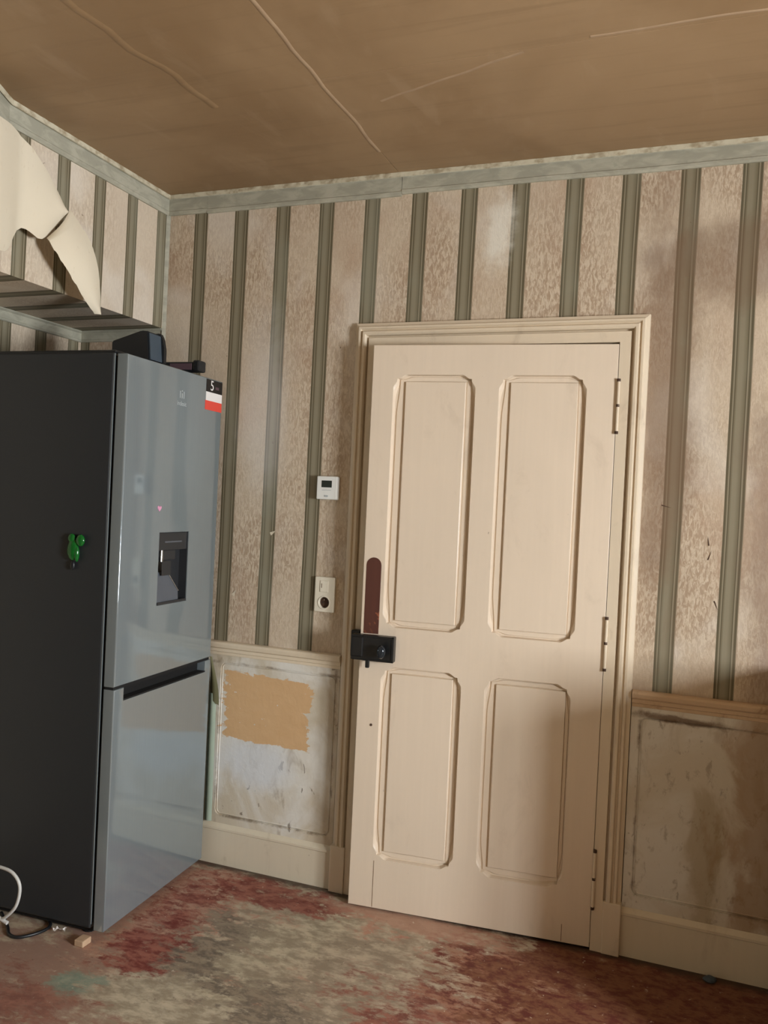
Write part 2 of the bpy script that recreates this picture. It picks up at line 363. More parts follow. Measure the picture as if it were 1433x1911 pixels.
def addbox(bm, lo, hi, bev=0.0, seg=2):
    r = bmesh.ops.create_cube(bm, size=1.0); vs_ = r['verts']
    lo, hi = Vector(lo), Vector(hi)
    for v in vs_: v.co = Vector(((lo[i]+hi[i])/2 + v.co[i]*(hi[i]-lo[i]) for i in range(3)))
    if bev: bmesh.ops.bevel(bm, geom=list({e for v in vs_ for e in v.link_edges}), offset=bev, segments=seg, profile=0.5, affect='EDGES')
def box(name, lo, hi, mat, parent=None, bev=0.0, **k):
    bm = bmesh.new(); addbox(bm, lo, hi, bev); return finish(bm, name, mat, parent, **k)
def quadgrid(bm, rows, closed=False):
    vr = [[bm.verts.new(p) for p in r] for r in rows]
    for a, b in zip(vr, vr[1:]):
        nn = len(a)
        for i in range(nn if closed else nn-1):
            j = (i+1) % nn
            try: bm.faces.new((a[i], a[j], b[j], b[i]))
            except ValueError: pass
    return vr
def offset_poly(P, d):
    """inset a counter-clockwise polygon by d"""
    out = []; N = len(P)
    for i in range(N):
        a, b, c = Vector(P[i-1]), Vector(P[i]), Vector(P[(i+1) % N])
        e1 = (b-a).normalized(); e2 = (c-b).normalized()
        n1 = Vector((-e1.y, e1.x)); n2 = Vector((-e2.y, e2.x))
        k = n1+n2; k = k/max(0.2, k.dot(n1)) if k.length > 1e-6 else n1
        out.append(tuple(b+k*d))
    return out
def slab(bm, outline, holes, front, back, to3, r=0.0, seg=3, hole_back=None):
    """plate with rounded front edge; outline ccw 2d, to3(a, b, depth) maps to 3d, front/back are depths"""
    rings = []
    if r:
        for k in range(seg+1):
            t = math.pi/2*k/seg
            o = offset_poly(outline, r*(1-math.sin(t)))
            rings.append([to3(a, b, front+(back-front)/abs(back-front)*r*(1-math.cos(t))) for a, b in o])
    else: rings.append([to3(a, b, front) for a, b in outline])
    rings.append([to3(a, b, back) for a, b in outline])
    vr = quadgrid(bm, rings, True)
    bm.faces.new(vr[-1])
    edges = []
    def loop(vs_):
        for i in range(len(vs_)):
            e = bm.edges.get((vs_[i], vs_[(i+1) % len(vs_)])) or bm.edges.new((vs_[i], vs_[(i+1) % len(vs_)]))
            edges.append(e)
    loop(vr[0])
    for h in holes:
        hv = [bm.verts.new(to3(a, b, front)) for a, b in h]; loop(hv)
        if hole_back is not None:
            hb = [bm.verts.new(to3(a, b, hole_back)) for a, b in h]
            for i in range(len(hv)):
                j = (i+1) % len(hv); bm.faces.new((hv[i], hv[j], hb[j], hb[i]))
    bmesh.ops.triangle_fill(bm, use_beauty=True, use_dissolve=False, edges=edges)
def tube(bm, pts, r, seg=8, caps=True, radii=None):
    pts = [Vector(p) for p in pts]; rows = []; prev = None
    for i, p in enumerate(pts):
        t = (pts[min(i+1, len(pts)-1)]-pts[max(i-1, 0)]).normalized()
        if prev is None:
            a = t.orthogonal().normalized()
        else:
            a = (prev - t*prev.dot(t)).normalized()
        prev = a; b = t.cross(a); rr = radii[i] if radii else r
        rows.append([p+(a*math.cos(2*math.pi*k/seg)+b*math.sin(2*math.pi*k/seg))*rr for k in range(seg)])
    vr = quadgrid(bm, rows, True)
    if caps: bm.faces.new(vr[0]); bm.faces.new(vr[-1])
def spline(pts, n=8):
    pts = [Vector(p) for p in pts]; out = []
    for i in range(len(pts)-1):
        p0, p1, p2, p3 = pts[max(i-1, 0)], pts[i], pts[i+1], pts[min(i+2, len(pts)-1)]
        for k in range(n):
            t = k/n
            out.append(0.5*((2*p1)+(p2-p0)*t+(2*p0-5*p1+4*p2-p3)*t*t+(3*p1-p0-3*p2+p3)*t**3))
    out.append(pts[-1]); return out
def moulding(bm, profile, path):
    """profile [(out, up)] swept along list of (origin, out_dir, up_dir): flat mitred ends"""
    rows = [[Vector(o)+Vector(od)*a+Vector(ud)*b for a, b in profile] for o, od, ud in path]
    vr = quadgrid(bm, rows, True)
    bm.faces.new(vr[0]); bm.faces.new(vr[-1])
def disc(bm, c, nrm, r, depth, seg=20, bev=0.0):
    c = Vector(c); nrm = Vector(nrm).normalized(); a = nrm.orthogonal().normalized(); b = nrm.cross(a)
    prof = [(r, 0.0), (r, depth-bev), (r-bev, depth)] if bev else [(r, 0.0), (r, depth)]
    rows = [[c+nrm*h+(a*math.cos(2*math.pi*k/seg)+b*math.sin(2*math.pi*k/seg))*q for k in range(seg)] for q, h in prof]
    vr = quadgrid(bm, rows, True); bm.faces.new(vr[0]); bm.faces.new(vr[-1])
def text_mesh(name, body, size, mat, parent, mtx, depth=0.0004):
    cu = bpy.data.curves.new(name, 'FONT'); cu.body = body; cu.size = size; cu.extrude = depth; cu.align_x = 'CENTER'; cu.align_y = 'CENTER'
    to = bpy.data.objects.new(name+'_tmp', cu); COL.objects.link(to)
    dg = bpy.context.evaluated_depsgraph_get(); me = bpy.data.meshes.new_from_object(to.evaluated_get(dg))
    bpy.data.objects.remove(to); bpy.data.curves.remove(cu)
    me.transform(mtx); o = link(name, me, mat, parent); return o

ZC = 2.588
# ------------------------------------------------------------------ setting
tag(box('floor', (-0.45, -4.4, -0.10), (4.35, 1.2, 0.0), 'floor'), 'worn floor with cream, grey and dark red paint remains', 'floor', 'structure')
ce = empty('ceiling', (0, 0, ZC)); tag(ce, 'brown ceiling with faint lengthwise and crosswise seams', 'ceiling', 'structure')
def ridge_strip(name, pts, w, h, mat, parent):
    bm = bmesh.new(); rows = []
    for i, p in enumerate(pts):
        p = Vector(p); t = (Vector(pts[min(i+1, len(pts)-1)])-Vector(pts[max(i-1, 0)])).normalized(); s_ = Vector((t.y, -t.x, 0))
        rows.append([p+s_*w*q+Vector((0, 0, -h*max(0, 1-q*q*4))) for q in (-0.5, -0.3, -0.12, 0.0, 0.12, 0.3, 0.5)])
    quadgrid(bm, rows); bmesh.ops.solidify(bm, geom=bm.faces[:], thickness=0.0008)
    return finish(bm, name, mat, parent, smooth=True)
# boards of the ceiling, meeting at the seams
for (x0, x1, y0, y1) in [(-0.45, 0.975, -4.4, 0.12), (0.975, 4.35, -0.69, 0.12), (0.975, 4.35, -4.4, -0.69)]:
    box('ceiling_board', (x0+0.0008, y0+0.0008, ZC), (x1-0.0008, y1-0.0008, ZC+0.05), 'ceiling', ce, 0.0008)
def wob(a, b, n, amp, seed):
    a, b = Vector(a), Vector(b); d = (b-a).normalized(); s_ = Vector((d.y, -d.x, 0))
    return [a.lerp(b, i/n)+s_*amp*mnoise.noise((i*0.35, seed, 0)) for i in range(n+1)]
ridge_strip('ceiling_seam', wob((0.985, -2.2, ZC+0.0004), (0.975, -0.2, ZC+0.0004), 40, 0.012, 1.3), 0.016, 0.0022, 'ceiling_seam', ce)
ridge_strip('ceiling_seam', wob((1.10, -0.53, ZC+0.0004), (1.55, -0.68, ZC+0.0004), 14, 0.006, 4.3), 0.012, 0.0014, 'ceiling_seam', ce)
ridge_strip('ceiling_seam', wob((1.72, -0.705, ZC+0.0004), (2.30, -0.712, ZC+0.0004), 14, 0.006, 8.3), 0.012, 0.0018, 'ceiling_seam', ce)
ridge_strip('ceiling_seam', wob((0.50, -1.6, ZC+0.0004), (0.60, -0.62, ZC+0.0004), 20, 0.02, 6.1), 0.030, 0.0026, 'ceiling', ce)

# back wall with the doorway
DX0, DX1, DZ1 = 0.930, 1.765, 1.968
bm = bmesh.new()
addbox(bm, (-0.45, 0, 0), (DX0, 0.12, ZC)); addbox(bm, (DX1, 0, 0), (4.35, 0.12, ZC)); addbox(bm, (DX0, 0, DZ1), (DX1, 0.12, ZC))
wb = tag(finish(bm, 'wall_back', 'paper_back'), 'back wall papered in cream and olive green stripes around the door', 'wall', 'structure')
# small torn flecks of paper
for (fx, fz, a) in [(0.533, 1.285, 0.5), (0.378, 1.045, 0.9), (1.93, 1.447, -0.25), (2.060, 1.345, 1.7), (2.066, 1.300, 1.25), (2.092, 1.145, -1.15)]:
    bm = bmesh.new(); rows = []; fw = 0.006 if fx < 1 else 0.0018
    for i in range(4):
        t = i/3
        rows.append([Vector((fx+math.cos(a)*(t-0.5)*0.03+math.sin(a)*q*fw*(1.1-t), -0.001-fw*t*t, fz+math.sin(a)*(t-0.5)*0.03-math.cos(a)*q*fw*(1.1-t))) for q in (-1, 0, 1)])
    quadgrid(bm, rows); bmesh.ops.solidify(bm, geom=bm.faces[:], thickness=0.0006)
    PM[wb.name] = Matrix.Identity(4)
    finish(bm, 'torn_fleck', 'torn' if fx < 1 else 'rust', wb)
# passage behind the door
bm = bmesh.new(); addbox(bm, (0.75, 1.15, 0), (1.95, 1.2, 2.3)); addbox(bm, (0.70, 0.12, 0), (0.75, 1.2, 2.3)); addbox(bm, (1.95, 0.12, 0), (2.0, 1.2, 2.3)); addbox(bm, (0.70, 0.12, 2.3), (2.0, 1.2, 2.35))
tag(finish(bm, 'wall_passage', 'dark'), 'dark passage walls behind the cream door', 'wall', 'structure')

# left wall above the alcove, canted towards the camera side, and the alcove behind
ZS = 2.066
CANT = [(0, 0.0), (0, -0.83), (0.60, -2.2)]
bm = bmesh.new()
pl = [(0, 0), (0, -0.83), (0.29, -1.5), (-0.45, -1.5), (-0.45, 0)]
lo = [bm.verts.new((a, b, ZS)) for a, b in pl]; hi = [bm.verts.new((a, b, ZC)) for a, b in pl]
bm.faces.new(lo); bm.faces.new(hi)
for i in range(5): bm.faces.new((lo[i], lo[(i+1) % 5], hi[(i+1) % 5], hi[i]))
tag(finish(bm, 'wall_left', 'paper_left'), 'striped left wall above the fridge recess with its dark underside', 'wall', 'structure')
tag(box('wall_alcove', (-0.45, -1.5, 0), (-0.405, 0, ZS), 'paper_left'), 'striped back wall of the recess behind the fridge', 'wall', 'structure')
bm = bmesh.new(); addbox(bm, (-0.45, -4.4, 0), (0.29, -1.5, ZC))
tag(finish(bm, 'wall_pier', 'plaster'), 'plain plaster pier left of the camera', 'wall', 'structure')
# wall with the french window, deep reveal
w = WIN
bm = bmesh.new()
addbox(bm, (w['x'], -4.4, 0), (w['x']+0.25, w['y0'], ZC)); addbox(bm, (w['x'], w['y1'], 0), (w['x']+0.25, 0.0, ZC))
addbox(bm, (w['x'], w['y0'], w['z1']), (w['x']+0.25, w['y1'], ZC)); addbox(bm, (w['x'], w['y0'], 0), (w['x']+0.25, w['y1'], w['z0']))
tag(finish(bm, 'wall_right', 'plaster'), 'plain plaster wall with the casement window, right of the view', 'wall', 'structure')
tag(box('wall_front', (0.29, -4.45, 0), (4.35, -4.4, ZC), 'plaster'), 'plain plaster wall behind the camera', 'wall', 'structure')
tag(box('shadow_block', (2.31, -0.62, 0), (2.95, -0.03, 0.98), 'plaster', bev=0.004), 'unseen low plaster block added to shade the lower right of the door', 'wall', 'structure')  # added blocker outside the view, shapes the shadow on door and dado
wi = empty('window_1', (w['x'], (w['y0']+w['y1'])/2, w['z0'])); tag(wi, 'small casement window right of the view', 'window', 'structure')
ym = (w['y0']+w['y1'])/2
for (a, b) in [((w['x']+0.10, w['y0'], w['z0']), (w['x']+0.15, w['y0']+0.05, w['z1'])), ((w['x']+0.10, w['y1']-0.05, w['z0']), (w['x']+0.15, w['y1'], w['z1'])),
               ((w['x']+0.10, w['y0']+0.05, w['z1']-0.05), (w['x']+0.15, w['y1']-0.05, w['z1'])), ((w['x']+0.10, w['y0']+0.05, w['z0']), (w['x']+0.15, w['y1']-0.05, w['z0']+0.08)),
               ((w['x']+0.10, ym-0.03, w['z0']+0.08), (w['x']+0.15, ym+0.03, w['z1']-0.05))]:
    box('window_frame', a, b, 'base_paint', wi, 0.003)
for (a, b) in [(w['y0']+0.05, ym-0.03), (ym+0.03, w['y1']-0.05)]:
    box('pane', (w['x']+0.122, a, w['z0']+0.08), (w['x']+0.127, b, w['z1']-0.05), 'glass', wi)

# cornice border
co = empty('trim_1', (0, 0, 2.512)); tag(co, 'grey-green cornice border under the brown ceiling', 'cornice', 'structure')
PROF = [(0, 0), (0.006, 0.0), (0.010, 0.006), (0.011, 0.014), (0.008, 0.017), (0.008, 0.060), (0.011, 0.063), (0.016, 0.070), (0.016, 0.0758), (0, 0.0758)]
def cornice(x0, x1, dz=0.0, name='cornice_length', mitre0=False):
    bm = bmesh.new()
    rows = []
    N = max(2, int((x1-x0)/0.05))
    for i in range(N+1):
        xx = x0+(x1-x0)*i/N
        rows.append([Vector((xx+(a if (mitre0 and i == 0) else 0), -a-0.0006*mnoise.noise((xx*9, 1, 2)), 2.512+b+(dz+0.0018*mnoise.noise((xx*3, 5, 1)) if b < 0.05 else 0.0))) for a, b in PROF])
    vr = quadgrid(bm, rows, True); bm.faces.new(vr[0]); bm.faces.new(vr[-1])
    return finish(bm, name, 'cornice', co)
cornice(0, 0.183, mitre0=True); cornice(0.1835, 0.985, -0.003); cornice(0.987, 4.10, 0.003)
bm = bmesh.new()
ys = [(0, 0), (0, -0.83), (0.29, -1.5)]
k = math.hypot(0.29, 0.67); nrm2 = (0.67/k, 0.29/k); nm = ((1+nrm2[0])/2, nrm2[1]/2)
path = [((0, 0, 2.512), (1, -1, 0), (0, 0, 1)), ((0, -0.83, 2.512), (nm[0], nm[1], 0), (0, 0, 1)), ((0.29, -1.5, 2.512), (nrm2[0], nrm2[1], 0), (0, 0, 1))]
moulding(bm, PROF, path); finish(bm, 'cornice_length', 'cornice', co)
# pale lip running along the ceiling edge, ragged where the ceiling paint stops
bm = bmesh.new(); rows = []
for i in range(270):
    xx = 0.016+(4.08)*i/269; rg = 0.004*abs(mnoise.noise((xx*28, 0, 3)))+0.003*abs(mnoise.noise((xx*90, 2, 1)))
    rows.append([Vector((xx, -0.0161, 2.572)), Vector((xx, -0.0195, 2.574)), Vector((xx, -0.0195-rg, ZC-0.0005))])
quadgrid(bm, rows); bmesh.ops.solidify(bm, geom=bm.faces[:], thickness=0.001); finish(bm, 'ceiling_lip', 'cornice_lip', co)
bm = bmesh.new(); rows = []
for i in range(80):
    t = i/79; yy = -1.45*t; xx = 0.0 if yy > -0.83 else (-0.83-yy)*0.29/0.67
    rg = 0.003*abs(mnoise.noise((yy*28, 0, 9)))
    rows.append([Vector((xx+0.0161, min(yy, -0.016), 2.572)), Vector((xx+0.0195, min(yy, -0.019), 2.574)), Vector((xx+0.0195+rg, min(yy, -0.02), ZC-0.0005))])
quadgrid(bm, rows); bmesh.ops.solidify(bm, geom=bm.faces[:], thickness=0.001); finish(bm, 'ceiling_lip', 'cornice_lip', co)
ac = empty('trim_2', (-0.405, 0, ZS-0.045)); tag(ac, 'grey-green border at the top of the recess behind the fridge', 'cornice', 'structure')
for nm_, pth in [('cornice_length', [((-0.405, 0, ZS-0.046), (1, -1, 0), (0, 0, 1)), ((-0.405, -1.5, ZS-0.046), (1, 0, 0), (0, 0, 1))]),
                 ('cornice_length', [((-0.405, 0, ZS-0.046), (1, -1, 0), (0, 0, 1)), ((-0.002, 0, ZS-0.046), (0, -1, 0), (0, 0, 1))])]:
    bm = bmesh.new(); moulding(bm, [(a, b*0.6) for a, b in PROF], pth); finish(bm, nm_, 'cornice', ac)
# green corner fillet where the papers meet
bm = bmesh.new(); rows = [[Vector((0.0005, -0.012, zz)), Vector((0.006, -0.007, zz)), Vector((0.012, -0.0005, zz)), Vector((0, 0, zz))] for zz in (1.84, 2.512)]
vr = quadgrid(bm, rows, True); bm.faces.new(vr[0]); bm.faces.new(vr[1])
tag(finish(bm, 'trim_3', 'cornice'), 'thin pale fillet in the wall corner above the fridge', 'trim', 'structure')

# ------------------------------------------------------------------ dado, chair rail, baseboards
def rrect(x0, x1, z0, z1, r, seg=4):
    P = []
    for cx, cz, a0 in [(x1-r, z0+r, -90), (x1-r, z1-r, 0), (x0+r, z1-r, 90), (x0+r, z0+r, 180)]:
        for i in range(seg+1):
            a = math.radians(a0+90*i/seg); P.append((cx+r*math.cos(a), cz+r*math.sin(a)))
    return P
RAIL = [(0.008, 0.0), (0.013, 0.003), (0.013, 0.013), (0.018, 0.016), (0.018, 0.027), (0.026, 0.033), (0.029, 0.045), (0.026, 0.052), (0.018, 0.055), (0.0, 0.055), (0.0, 0.0)]
BASE = [(0.0, 0.0), (0.020, 0.0), (0.020, 0.130), (0.024, 0.133), (0.024, 0.141), (0.016, 0.150), (0.011, 0.156), (0.0, 0.156)]
def dado(idx, x0, x1, hx0, hx1, hz0, hz1, mat, lab):
    d = empty('trim_%d' % idx, (0, 0, 0)); tag(d, lab, 'wainscot', 'structure')
    box('panel', (x0, -0.006, 0.10), (x1, -0.0005, 0.82), mat, d)
    bm = bmesh.new()
    outl = [(x0, 0.10), (x1, 0.10), (x1, 0.81), (x0, 0.81)]
    slab(bm, outl, [rrect(hx0, hx1, hz0, hz1, 0.022)], -0.0115, -0.0055, lambda a, b, c: Vector((a, c, b)), hole_back=-0.0055)
    finish(bm, 'panel_frame', mat, d)
    # dirt-filled groove bead around the panel
    bm = bmesh.new(); loop = rrect(hx0+0.003, hx1-0.003, hz0+0.003, hz1-0.003, 0.02)
    inn = offset_poly(loop, 0.006); rows = []
    outer = [Vector((a, -0.0062, b)) for a, b in loop]; mid = [Vector((a, -0.0085, b)) for a, b in offset_poly(loop, 0.003)]; inner = [Vector((a, -0.0062, b)) for a, b in inn]
    quadgrid(bm, [outer, mid, inner], True); finish(bm, 'panel_bead', mat, d)
    bm = bmesh.new(); moulding(bm, RAIL, [((x0, 0, 0.80), (0, -1, 0), (0, 0, 1)), ((x1, 0, 0.80), (0, -1, 0), (0, 0, 1))])
    finish(bm, 'chair_rail', 'rail_left' if idx == 4 else 'rail_right', d)
    return d
dado(4, -0.40, 0.838, 0.338, 0.822, 0.186, 0.775, 'dado_left', 'flaking white dado with a bare tan patch between fridge and door')
dado(5, 1.857, 4.09, 1.884, 2.25+0.62, 0.198, 0.772, 'dado_right', 'stained grey-brown dado panel right of the door')
for nm_, x0, x1, lb in [('baseboard_left', -0.40, 0.838, 'cream baseboard between the fridge and the door'), ('baseboard_right', 1.857, 4.10, 'cream baseboard right of the door')]:
    bm = bmesh.new(); moulding(bm, BASE, [((x0, 0, 0), (0, -1, 0), (0, 0, 1)), ((x1, 0, 0), (0, -1, 0), (0, 0, 1))])
    tag(finish(bm, nm_, 'base_paint'), lb, 'baseboard', 'structure')

# ------------------------------------------------------------------ door casing
cs = empty('trim_6', (0, 0, 0)); tag(cs, 'cream moulded door casing around the panelled door', 'door casing', 'structure')
CP = [(0.0, 0.0), (0.0, 0.030), (0.034, 0.030), (0.036, 0.014), (0.042, 0.014), (0.043, 0.030), (0.048, 0.036), (0.056, 0.036), (0.060, 0.026), (0.064, 0.024), (0.067, 0.031), (0.074, 0.031), (0.078, 0.020), (0.089, 0.016), (0.090, 0.0)]
def cast(origin, outv, path_end, end_out):
    bm = bmesh.new(); rows = []
    for o, ov in ((origin, outv), (path_end, end_out)):
        rows.append([Vector(o)+Vector(ov)*a+Vector((0, -b, 0)) for a, b in CP])
    vr = quadgrid(bm, rows, True); bm.faces.new(vr[0]); bm.faces.new(vr[1]); return finish(bm, 'casing_length', 'casing_paint', cs)
PZ = 0.168
cast((DX0, 0, PZ), (-1, 0, 0), (DX0, 0, DZ1), (-1, 0, 1))
cast((DX1, 0, PZ), (1, 0, 0), (DX1, 0, DZ1), (1, 0, 1))
cast((DX0, 0, DZ1), (-1, 0, 1), (DX1, 0, DZ1), (1, 0, 1))
box('plinth_block', (DX0-0.092, -0.036, 0), (DX0-0.034, 0, PZ), 'casing_paint', cs, 0.003)
box('plinth_block', (DX1+0.036, -0.036, 0), (DX1+0.092, 0, PZ), 'casing_paint', cs, 0.003)
box('jamb', (DX0-0.034, -0.0295, 0), (DX0, 0.115, PZ), 'casing_paint', cs); box('jamb', (DX1, -0.0295, 0), (DX1+0.036, 0.0, PZ), 'casing_paint', cs)
box('door_stop', (DX0, 0.012, 0), (DX0+0.012, 0.05, DZ1), 'casing_paint', cs); box('door_stop', (DX1-0.012, 0.02, 0), (DX1, 0.05, DZ1), 'casing_paint', cs)
box('door_stop', (DX0+0.012, 0.02, DZ1-0.012), (DX1-0.012, 0.05, DZ1), 'casing_paint', cs)

# ------------------------------------------------------------------ door leaf, slightly ajar
DR = math.atan2(0.073, 0.82)
dr = empty('door_1', (1.7635, -0.029, 0.008), DR); tag(dr, 'cream four-panelled wooden door standing slightly ajar', 'door', 'structure')
DWID, DHT = 0.822, 1.954
def D3(a, b, c): return Vector((-a, c, b))        # a from the hinge, b up, c into the door
def panel_outline(s0, s1, z0, z1, ins=0.014, ln=0.028, n_=5):
    """edges swell out between inset corners, returned ccw in (a, b) with four equal sides"""
    sides = []
    cor = [(s0, z0), (s1, z0), (s1, z1), (s0, z1)]
    for k in range(4):
        a = Vector(cor[k]); b = Vector(cor[(k+1) % 4]); t = (b-a).normalized(); nrm = Vector((-t.y, t.x)); L = (b-a).length
        pos = [ins]+[ins+0.004+(ln)*i/n_ for i in range(1, n_+1)]
        pos = pos+[L/2]+[L-p for p in reversed(pos[1:])]
        side = []
        for p in pos:
            e = min(p, L-p); q = max(0.0, min(1.0, (e-ins-0.004)/ln)); q = q*q*(3-2*q)
            side.append(((a+t*p+nrm*ins*(1-q)), p/L))
        sides.append(side)
    return sides
PAN = [((0.459, 0.745, 0.979, 1.852), (0.494, 0.703, 1.004, 1.828)), ((0.095, 0.380, 0.979, 1.852), (0.123, 0.342, 1.004, 1.828)),
       ((0.459, 0.741, 0.172, 0.842), (0.490, 0.704, 0.200, 0.818)), ((0.097, 0.380, 0.172, 0.842), (0.114, 0.342, 0.204, 0.818))]
holes = []; rings_all = []
for (o, fld) in PAN:
    sd = panel_outline(*o)
    holes.append([tuple(p) for s_ in sd for p, t in s_])
    fc = [(fld[0], fld[2]), (fld[1], fld[2]), (fld[1], fld[3]), (fld[0], fld[3])]
    fr = []
    for k_, s_ in enumerate(sd):
        a = Vector(fc[k_]); b = Vector(fc[(k_+1) % 4])
        for i_, (p, t) in enumerate(s_):
            tt = i_/(len(s_))
            fr.append(tuple(a.lerp(b, tt)))
    rings_all.append((holes[-1], fr))
bm = bmesh.new()
slab(bm, [(0, 0), (DWID, 0), (DWID, DHT), (0, DHT)], holes, 0.0, 0.036, D3, r=0.002, seg=2)
finish(bm, 'leaf_frame', 'door_paint', dr, local=True)
for (o, fr) in rings_all:
    bm = bmesh.new(); rows = []
    for t, dp in [(0.0, 0.0), (0.05, 0.005), (0.12, 0.017), (0.24, 0.017), (0.32, 0.0135), (0.80, 0.0140), (0.93, 0.016), (0.98, 0.008), (1.05, 0.0065)]:
        cx = sum(p[0] for p in fr)/len(fr); cz = sum(p[1] for p in fr)/len(fr)
        ring = []
        for (a, b), (c, d) in zip(o, fr):
            ring.append(D3(a+(c-a)*t, b+(d-b)*t, dp))
        rows.append(ring)
    vr = quadgrid(bm, rows, True); bm.faces.new(vr[-1])
    finish(bm, 'door_panel', 'door_paint', dr, local=True)
# thin open joints of the frame at the foot and head
for (a, z0, z1) in [(0.735, 0.004, 0.165), (0.090, 0.004, 0.06)]:
    bm = bmesh.new(); addbox(bm, (-a-0.0009, -0.0004, z0), (-a+0.0009, 0.002, z1)); finish(bm, 'joint_line', 'groove_dirt', dr, local=True)
# bare brown ghost of the finger plate
pts = [(0.757, 0.952), (0.811, 0.952), (0.811, 1.190)]
pts += [(0.784+0.027*math.cos(math.radians(a)), 1.190+0.027*math.sin(math.radians(a))) for a in range(0, 181, 15)][1:]
bm = bmesh.new(); slab(bm, pts, [], -0.0012, 0.001, D3, r=0.0005, seg=1)
fp = finish(bm, 'finger_plate', 'brown_plate', dr, local=True); fp['label'] = 'bare brown upright plate with a rounded top'
# rim lock
lk = finish((lambda b: (addbox(b, (-0.845, -0.030, 0.862), (-0.692, 0.0, 0.950), 0.003), b)[1])(bmesh.new()), 'rim_lock', 'black_iron', dr, local=True)
lk['label'] = 'black iron rim lock with a knob'
PM[lk.name] = PM[dr.name]
def lockpart(name, f, mat='black_iron', auto=None):
    b = bmesh.new(); f(b); return finish(b, name, mat, lk, local=True, auto=auto)
lockpart('lock_rim', lambda b: [addbox(b, (-0.700, -0.033, 0.862), (-0.692, -0.028, 0.950), 0.001), addbox(b, (-0.80, -0.033, 0.943), (-0.692, -0.028, 0.950), 0.001), addbox(b, (-0.80, -0.033, 0.862), (-0.692, -0.028, 0.868), 0.001)])
def knob(b):
    prof = [(0.006, 0.0), (0.006, 0.012), (0.013, 0.016), (0.018, 0.024), (0.019, 0.032), (0.016, 0.039), (0.008, 0.043)]
    c = Vector((-0.728, -0.030, 0.902)); rows = [[c+Vector((0.8*q*math.cos(2*math.pi*k/20), -h, 1.25*q*math.sin(2*math.pi*k/20))) for k in range(20)] for q, h in prof]
    vr = quadgrid(b, rows, True); b.faces.new(vr[-1])
M['knob_black'] = plain('knob_black', (40, 46, 52), 0.15, 0.3)
lockpart('knob', knob, 'knob_black', auto=40)
lockpart('key_stub', lambda b: addbox(b, (-0.790, -0.036, 0.838), (-0.776, -0.024, 0.866), 0.003))
lockpart('bolt_housing', lambda b: addbox(b, (-0.846, -0.034, 0.872), (-0.800, -0.004, 0.944), 0.006))
# keeper on the casing
kp = empty('lock_keeper', (0.915, -0.03, 0.86)); tag(kp, 'black iron lock keeper on the left door casing', 'lock keeper')
box('keeper_case', (0.893, -0.062, 0.868), (0.928, -0.030, 0.960), 'black_iron', kp, 0.004); box('keeper_lip', (0.884, -0.036, 0.875), (0.893, -0.030, 0.95), 'black_iron', kp, 0.001)
# hinges: painted knuckles with dark worn ends
for (z0, z1) in [(1.672, 1.832), (0.908, 1.066), (0.135, 0.312)]:
    b = bmesh.new(); L = (z1-z0)
    for (a, c) in [(0.0, 0.49), (0.51, 1.0)]:
        tube(b, [(0.004, -0.006, z0+L*a), (0.004, -0.006, z0+L*c)], 0.0050, 12)
    hg = finish(b, 'hinge', 'casing_paint', dr, local=True, auto=40)
    for zz in (z0-0.008, z0+L*0.49, z1):
        b = bmesh.new(); tube(b, [(0.004, -0.006, zz), (0.004, -0.006, zz+0.009)], 0.0056 if zz not in (z0+L*0.49,) else 0.0052, 10); finish(b, 'hinge_pin', 'rust', hg, local=True, auto=40)
# a nail hole in the left stile
b = bmesh.new(); disc(b, (-0.768, 0.0005, 0.635), (0, -1, 0), 0.0045, 0.002, 12); finish(b, 'nail_head', 'rust', dr, local=True)

# ------------------------------------------------------------------ refrigerator
FR = math.atan2(0.026, 0.592)
fr = empty('refrigerator', (0.348, -0.655, 0.0), FR); tag(fr, 'tall silver fridge-freezer with dark side and water dispenser', 'refrigerator')
FW = 0.593
def F3(a, b, c): return Vector((c, a, b))         # a across the front, b up, c outwards
b = bmesh.new()
addbox(b, (-0.635, 0.0, 0.030), (-0.052, FW, 1.848), 0.006, 3); body = finish(b, 'body', 'fridge_side', fr, local=True)
b = bmesh.new(); addbox(b, (-0.632, 0.003, 1.846), (-0.050, FW-0.003, 1.856), 0.004); finish(b, 'top_cover', 'dark_plastic', fr, local=True)
b = bmesh.new(); addbox(b, (-0.0530, 0.0008, 0.045), (-0.0490, 0.0045, 1.845), 0.001); finish(b, 'edge_trim', 'silver', fr, local=True)
b = bmesh.new(); addbox(b, (-0.051, 0.010, 0.05), (-0.036, FW-0.010, 1.838)); finish(b, 'gasket', 'gasket', fr, local=True)
b = bmesh.new(); addbox(b, (-0.60, 0.02, 0.012), (-0.060, FW-0.02, 0.032)); finish(b, 'plinth', 'gasket', fr, local=True)
for (px_, py_) in [(-0.09, 0.05), (-0.09, FW-0.05), (-0.58, 0.05), (-0.58, FW-0.05)]:
    b = bmesh.new(); disc(b, (px_, py_, 0.0), (0, 0, 1), 0.022, 0.014, 14, 0.003); finish(b, 'foot', 'gasket', fr, local=True)
ZD = 0.794
HOLE = (0.213, 0.396, 1.034, 1.281)
b = bmesh.new()
slab(b, [(0, ZD+0.006), (FW, ZD+0.006), (FW, 1.843), (0, 1.843)], [[(HOLE[0], HOLE[2]), (HOLE[1], HOLE[2]), (HOLE[1], HOLE[3]), (HOLE[0], HOLE[3])]], 0.0, -0.038, F3, r=0.005, seg=4, hole_back=-0.034)
ud = finish(b, 'upper_door', 'silver', fr, local=True, auto=35)
b = bmesh.new(); HS0, HS1, HZ = 0.052, 0.556, 0.750
